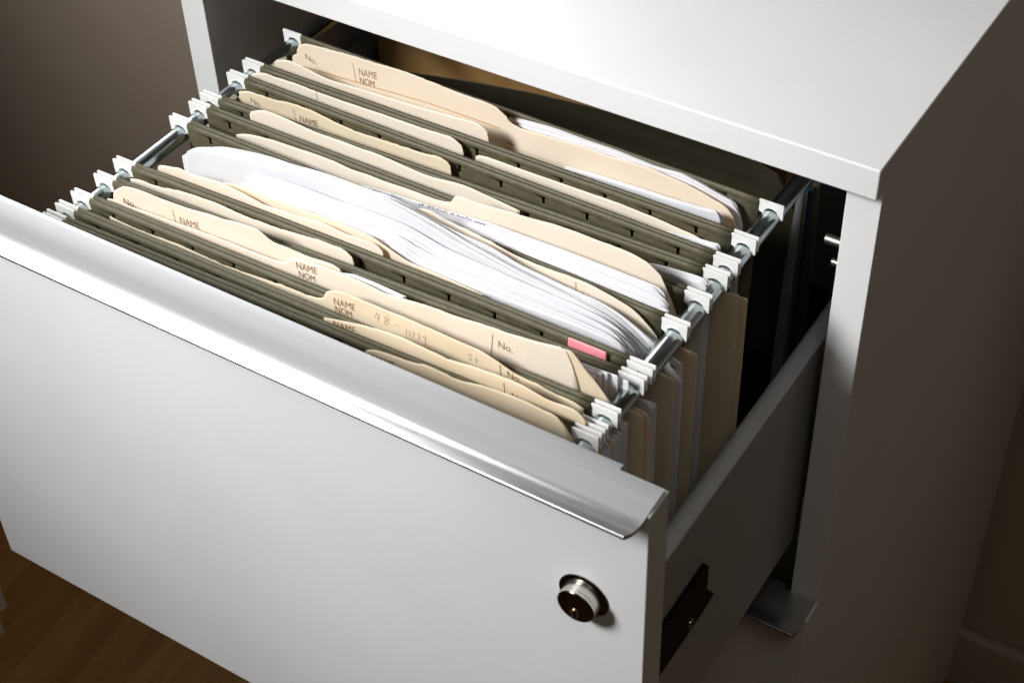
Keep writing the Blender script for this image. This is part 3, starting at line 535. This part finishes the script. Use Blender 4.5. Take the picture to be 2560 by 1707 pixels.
# pocket 3
g = folder(-.052, 'manila folder with a smooth blank rounded tab at left, fifth row')
leaf('back_leaf', g, 'P3_back_tab', M['manila2'], yb=-.052, rag=.0001); low_leaf(g, 150, -26, -.054, 33, 'manila2', -.03)
s3 = stack(-.053, 'white papers showing only their right ends beside the fifth row'); sheets(s3, ['P3_papers'], 5, M['paper'], .0006, 14, yb=-.053, xj=.003, spread=.0025)
# pocket 4
g = folder(-.068, 'manila folder with a notched top edge just behind the handwritten sheet')
o, fy = leaf('back_leaf', g, 'P4_tab_leaf', M['manila2'], yb=-.068, rag=.0001, bow=.0009)
leaf('side_leaf', g, 'P4R_leaf', M['manila3'], thick=.0006) if False else None
low_leaf(g, 164, -24, -.0765, 36, 'manila3', -.03)
s4 = stack(-.074, 'white papers with blue handwriting along the top sheet')
s4l = [leaf('sheet', s4, 'P4_papers', M['paper'], thick=.0003, yb=-.074)] + sheets(s4, ['P4_papers_low', 'P4_papers_front'], 13, M['paper'], .0008, 17, yb=-.074, xj=.0014)
fyp = s4l[0][1]
rnd = random.Random(8)
def scribble(parent, x0, x1, z0, z1, fy, h=.0014, n=10, w=.00042):
    pts = []
    for i in range(n + 1):
        t = i / n; pts.append((x0 + (x1 - x0) * t + rnd.uniform(-.0003, .0003), z0 + (z1 - z0) * t + (h * rnd.uniform(.3, 1) if i % 2 else 0)))
    return stroke(parent, pts, fy, M['pen'], w, 'handwriting')
sh0 = s4l[0][0]
for a, b, n in ((-.0283, -.0225, 3), (-.0157, -.0120, 5), (-.0105, -.0092, 2), (.0018, .0046, 5), (.0074, .0092, 3), (.0108, .0116, 2), (.0130, .0195, 8), (.0215, .0240, 4), (.0255, .0345, 10), (.0362, .0430, 7)):
    za = -.0006 + .0066 * (a + .0283) / .0713 - .0021; zb_ = -.0006 + .0066 * (b + .0283) / .0713 - .0021
    scribble(sh0, a, b, za, zb_, fyp, .0022, n)
fr_, fyf = s4l[-1]
stroke(s4l[0][0], [(.1391, .0070), (.1393, .0015)], lambda x, z: fyp(x, z) - .0001, M['pen'], .0004, 'ruled_line')
# pocket 5
g = folder(-.094, 'manila folder with rounded tab corner and No. mark behind the thick white paper fan')
o, fy = leaf('back_leaf', g, 'P5_back_leaf', M['manila2'], yb=-.092, rag=.0004)
text(o, 'No.', .1068, -.0014, .0078, .0038, R(-8), fy, INK); stroke(o, [(.1031, .0033), (.1033, -.0040)], fy, INK, .0004)
stroke(o, [(.0295, .0020), (.0345, .0012)], fy, INO, .0004)
s5 = stack(-.10, 'thick fan of white papers, the bulkiest bundle in the drawer')
sheets(s5, ['P5_papers_back', 'P5_papers_mid'], 34, M['paper'], .0009, 21, yb=-.098, xj=.0032, bow=.0010)
sheets(s5, ['P5_papers_mid2', 'P5_papers_front'], 26, M['paper'], .0009, 22, yb=-.102, xj=.0030, bow=.0007)
o, fy = leaf_mesh('sheet', s5, [(152, -12), (158.5, -14.8), (163, -16.5), (164, -20), (164.5, -40)], -.0925, -.0925, M['paper'], .0008, seed=44)
text(o, '80', .1578, -.0188, .0030, .0026, R(-20), fy, M['blackink'])
g3 = folder(-.111, 'manila folder glowing orange in the gap just in front of the white paper fan')
leaf('back_leaf', g3, 'P5_orange_leaf', M['manila'], yb=-.110, rag=.0001)
low_leaf(g3, 163.5, -22, -.099, 37, 'manila3', -.03)
g4 = folder(-.114, 'blank manila folder with chipped upper left edge in front of the white paper fan')
leaf('front_leaf', g4, 'P5_front_leaf', M['manila2'], yb=-.113, rag=.0003)
# pocket 6
g = folder(-.125, 'blank manila folder with ragged tab, just in front of the widest folder pocket')
leaf('back_leaf', g, 'P6_leaf', M['manila2'], yb=-.125, rag=.0003)
s6 = stack(-.121, 'grey-white paper edges hanging below the rail right of the pink tab')
for i in range(4): leaf_mesh('sheet', s6, [(-130, -42), (150, -22), (160 + i % 2, -17.5 + .5 * i), (165.5 - .5 * i, -18.5 - i)], -.1206 - .0004 * i, -.1206 - .0004 * i, M['paper'], .0004, seed=53 + i)
pk = prism_y('index_tab', [(.1188, -.001), (.1190, .0016), (.1196, .0020), (.1384, .0020), (.1392, .0016), (.1394, -.006), (.1188, -.006)], -.1219, -.1207, M['pink'], None)
bevel(pk, .0004, 2); tag(pk, 'pink plastic index tab clipped on a hanging folder edge at right', 'index tab')
# pocket 7
g = folder(-.142, 'manila folder lettered No. NAME with chipped left edge behind the cut tab')
o, fy = leaf('back_leaf', g, 'P7_back_leaf', M['manila2'], yb=-.142, rag=.0002)
text(o, 'No.', -.1381, -.0038, .0078, .0040, R(0), fy, INK); text(o, 'NAME', -.0997, -.0014, .0128, .0042, R(4), fy, INK); text(o, 'NOM', -.0990, -.0072, .0105, .0040, R(4), fy, INK)
stroke(o, [(-.1036, .0012), (-.1034, -.0090)], fy, INK, .0004)
sheets(stack(-.143, 'white paper peeking out between two manila leaves at the middle front'), ['P7_white'], 2, M['paper'], .0003, 61, yb=-.143, spread=.001)
g = folder(-.145, 'manila folder with NAME NOM cut tab, ticked No. and its right corner folded back')
o, fy = leaf('front_leaf', g, 'P7_front_leaf', M['manila2'], yb=-.146, rag=.00012)
text(o, 'NAME', -.0209, .0050, .0125, .0042, R(5), fy, INK); text(o, 'NOM', -.0200, -.0002, .0098, .0040, R(2), fy, INK)
text(o, 'No.', .0950, .0064, .0075, .0042, R(-2), fy, INK); stroke(o, [(.0922, .0092), (.0905, -.0065)], fy, INK, .0004)
leaf_mesh('side_leaf', g, [(60, -40), (150, -19), (157, -16), (161, -15), (163.5, -16), (165, -19), (165.5, -27)], -.1318, -.1318, M['manila3'], .0006, seed=51)
leaf_mesh('side_leaf', g, [(60, -42), (150, -20), (160, -15.6), (164.8, -15.8), (167, -18), (168, -26)], -.1293, -.1293, M['manila3'], .0006, seed=52)
leaf_mesh('folded_corner', g, [(110, 11), (124, 15.5), (133, 17.6), (134.5, 17.2), (139.5, 9.5), (147, 2.2), (153.5, -5.5)], -.1462, -.1421, M['manila3'], yb=-.1455, seed=45)
s7 = stack(-.138, 'white papers in stepped tears behind the folded manila corner'); TR['P7_papers_r'] = (-.142, -.136, [(118, 3), (135, 5), (147, 6), (147.6, 3.6), (151.5, 3.2), (152, 1), (156.5, .6)])
for i, (xe, ze, yy) in enumerate(((156.5, 1.0, -.1315), (152.0, 3.6, -.1333), (147.6, 4.6, -.1349), (145.2, 4.2, -.1362), (143.0, 2.8, -.1376))):
    leaf_mesh('sheet', s7, [(112, ze - 1.5), (xe - 12, ze - .6), (xe - .4, ze), (xe, ze - .4)], yy - .004, yy, M['paper'], .0003, yb=yy - .004, seed=90 + i, bow=.0002)
for i in range(3): leaf_mesh('sheet', s7, [(140, -19), (152, -16.5), (160.5, -17.5 - i)], -.1385 - .0012 * i, -.1385 - .0012 * i, M['paper'], .0005, seed=66 + i)
# pocket 8
g = folder(-.155, 'manila folder with cut tab lettered NAME NOM and pencilled 48-11229')
o, fy = leaf('back_leaf', g, 'P8_leaf', M['manila3'], yb=-.155, rag=.0003)
text(o, 'NAME', .0098, .0038, .0125, .0042, R(5), fy, INK); text(o, 'NOM', .0101, -.0010, .0098, .0042, R(2), fy, INK)
GL = {'4': [[(.35, 1), (0, .35), (.75, .45)], [(.6, .9), (.5, -.05)]], '8': [[(.75, .85), (.4, 1), (.1, .8), (.3, .55), (.7, .3), (.6, 0), (.25, -.02), (.1, .22), (.45, .5), (.75, .8)]],
      '-': [[(0, .45), (1, .4)]], '1': [[(.3, 1), (.25, 0)]], '2': [[(.05, .8), (.3, 1), (.6, .8), (.45, .4), (0, 0), (.75, .02)]],
      '9': [[(.65, .75), (.35, .95), (.1, .7), (.35, .5), (.65, .75), (.62, .3), (.5, -.45)]], 'S': [[(.75, .9), (.4, 1), (.15, .8), (.3, .55), (.65, .35), (.55, .02), (.1, 0)]], 't': [[(.25, .75), (.3, 0), (.5, -.05)], [(0, .55), (.6, .45)]]}
def pencil(parent, s, x, z, w, h, fy, lean=.15, drift=0):
    for ch in s:
        for st_ in GL.get(ch, []): stroke(parent, [(x + (px_ + lean * pz) * w, z + pz * h) for px_, pz in st_], fy, M['pencil'], .00036, 'pencil_writing')
        x += w * (.75 if ch == '1' else 1.25); z += drift
pencil(o, '48', .0335, .0004, .0040, .0052, fy); pencil(o, '-', .0448, .0010, .0030, .004, fy); pencil(o, '11229', .0508, -.0014, .0025, .0042, fy, .1, .0001)
pencil(o, 'St', .0852, -.0010, .0030, .0042, fy)
text(o, 'No.', .1066, .0020, .0070, .0038, R(-5), fy, INK); stroke(o, [(.1028, .0038), (.1030, -.0036)], fy, INK, .0004)
s8 = stack(-.15, 'white and cream page edges under the rail near the drawer pull')
for i in range(7): leaf_mesh('sheet', s8, [(-120, -40), (150, -22), (158, -16.5), (161 - .4 * i, -18 - .6 * i)], -.1455 - .0019 * i, -.1455 - .0019 * i, M['manila3' if i in (3, 6) else 'paper'], .0006, seed=70 + i)
# pocket 9
g = folder(-.164, 'ragged manila folder with half-hidden NAME and No., second row behind the pull')
o, fy = leaf('back_leaf', g, 'P9_leaf', M['manila3'], yb=-.166, rag=.0003, bow=.0003)
text(o, 'NAME', .0170, .0006, .0128, .0042, R(5), fy, INK); text(o, 'No.', .1151, .0010, .0072, .0040, R(-5), fy, INK); stroke(o, [(.1112, .0053), (.1115, -.0010)], fy, INK, .0004)
# pocket 10
g = folder(-.172, 'foremost manila folder, creased, with NAME partly hidden by the aluminium pull')
o, fy = leaf('back_leaf', g, 'P10_leaf', M['manila3'], yb=-.1735, rag=.0002, bow=.0003)
text(o, 'NAME', .0446, -.0018, .0128, .0042, R(3), fy, INK)
leaf_mesh('folded_corner', g, [(132, 4.2), (145.5, 4.4), (148.5, -1), (152, -9), (152.5, -16)], -.1725, -.1700, M['manila2'], .0004, seed=81)
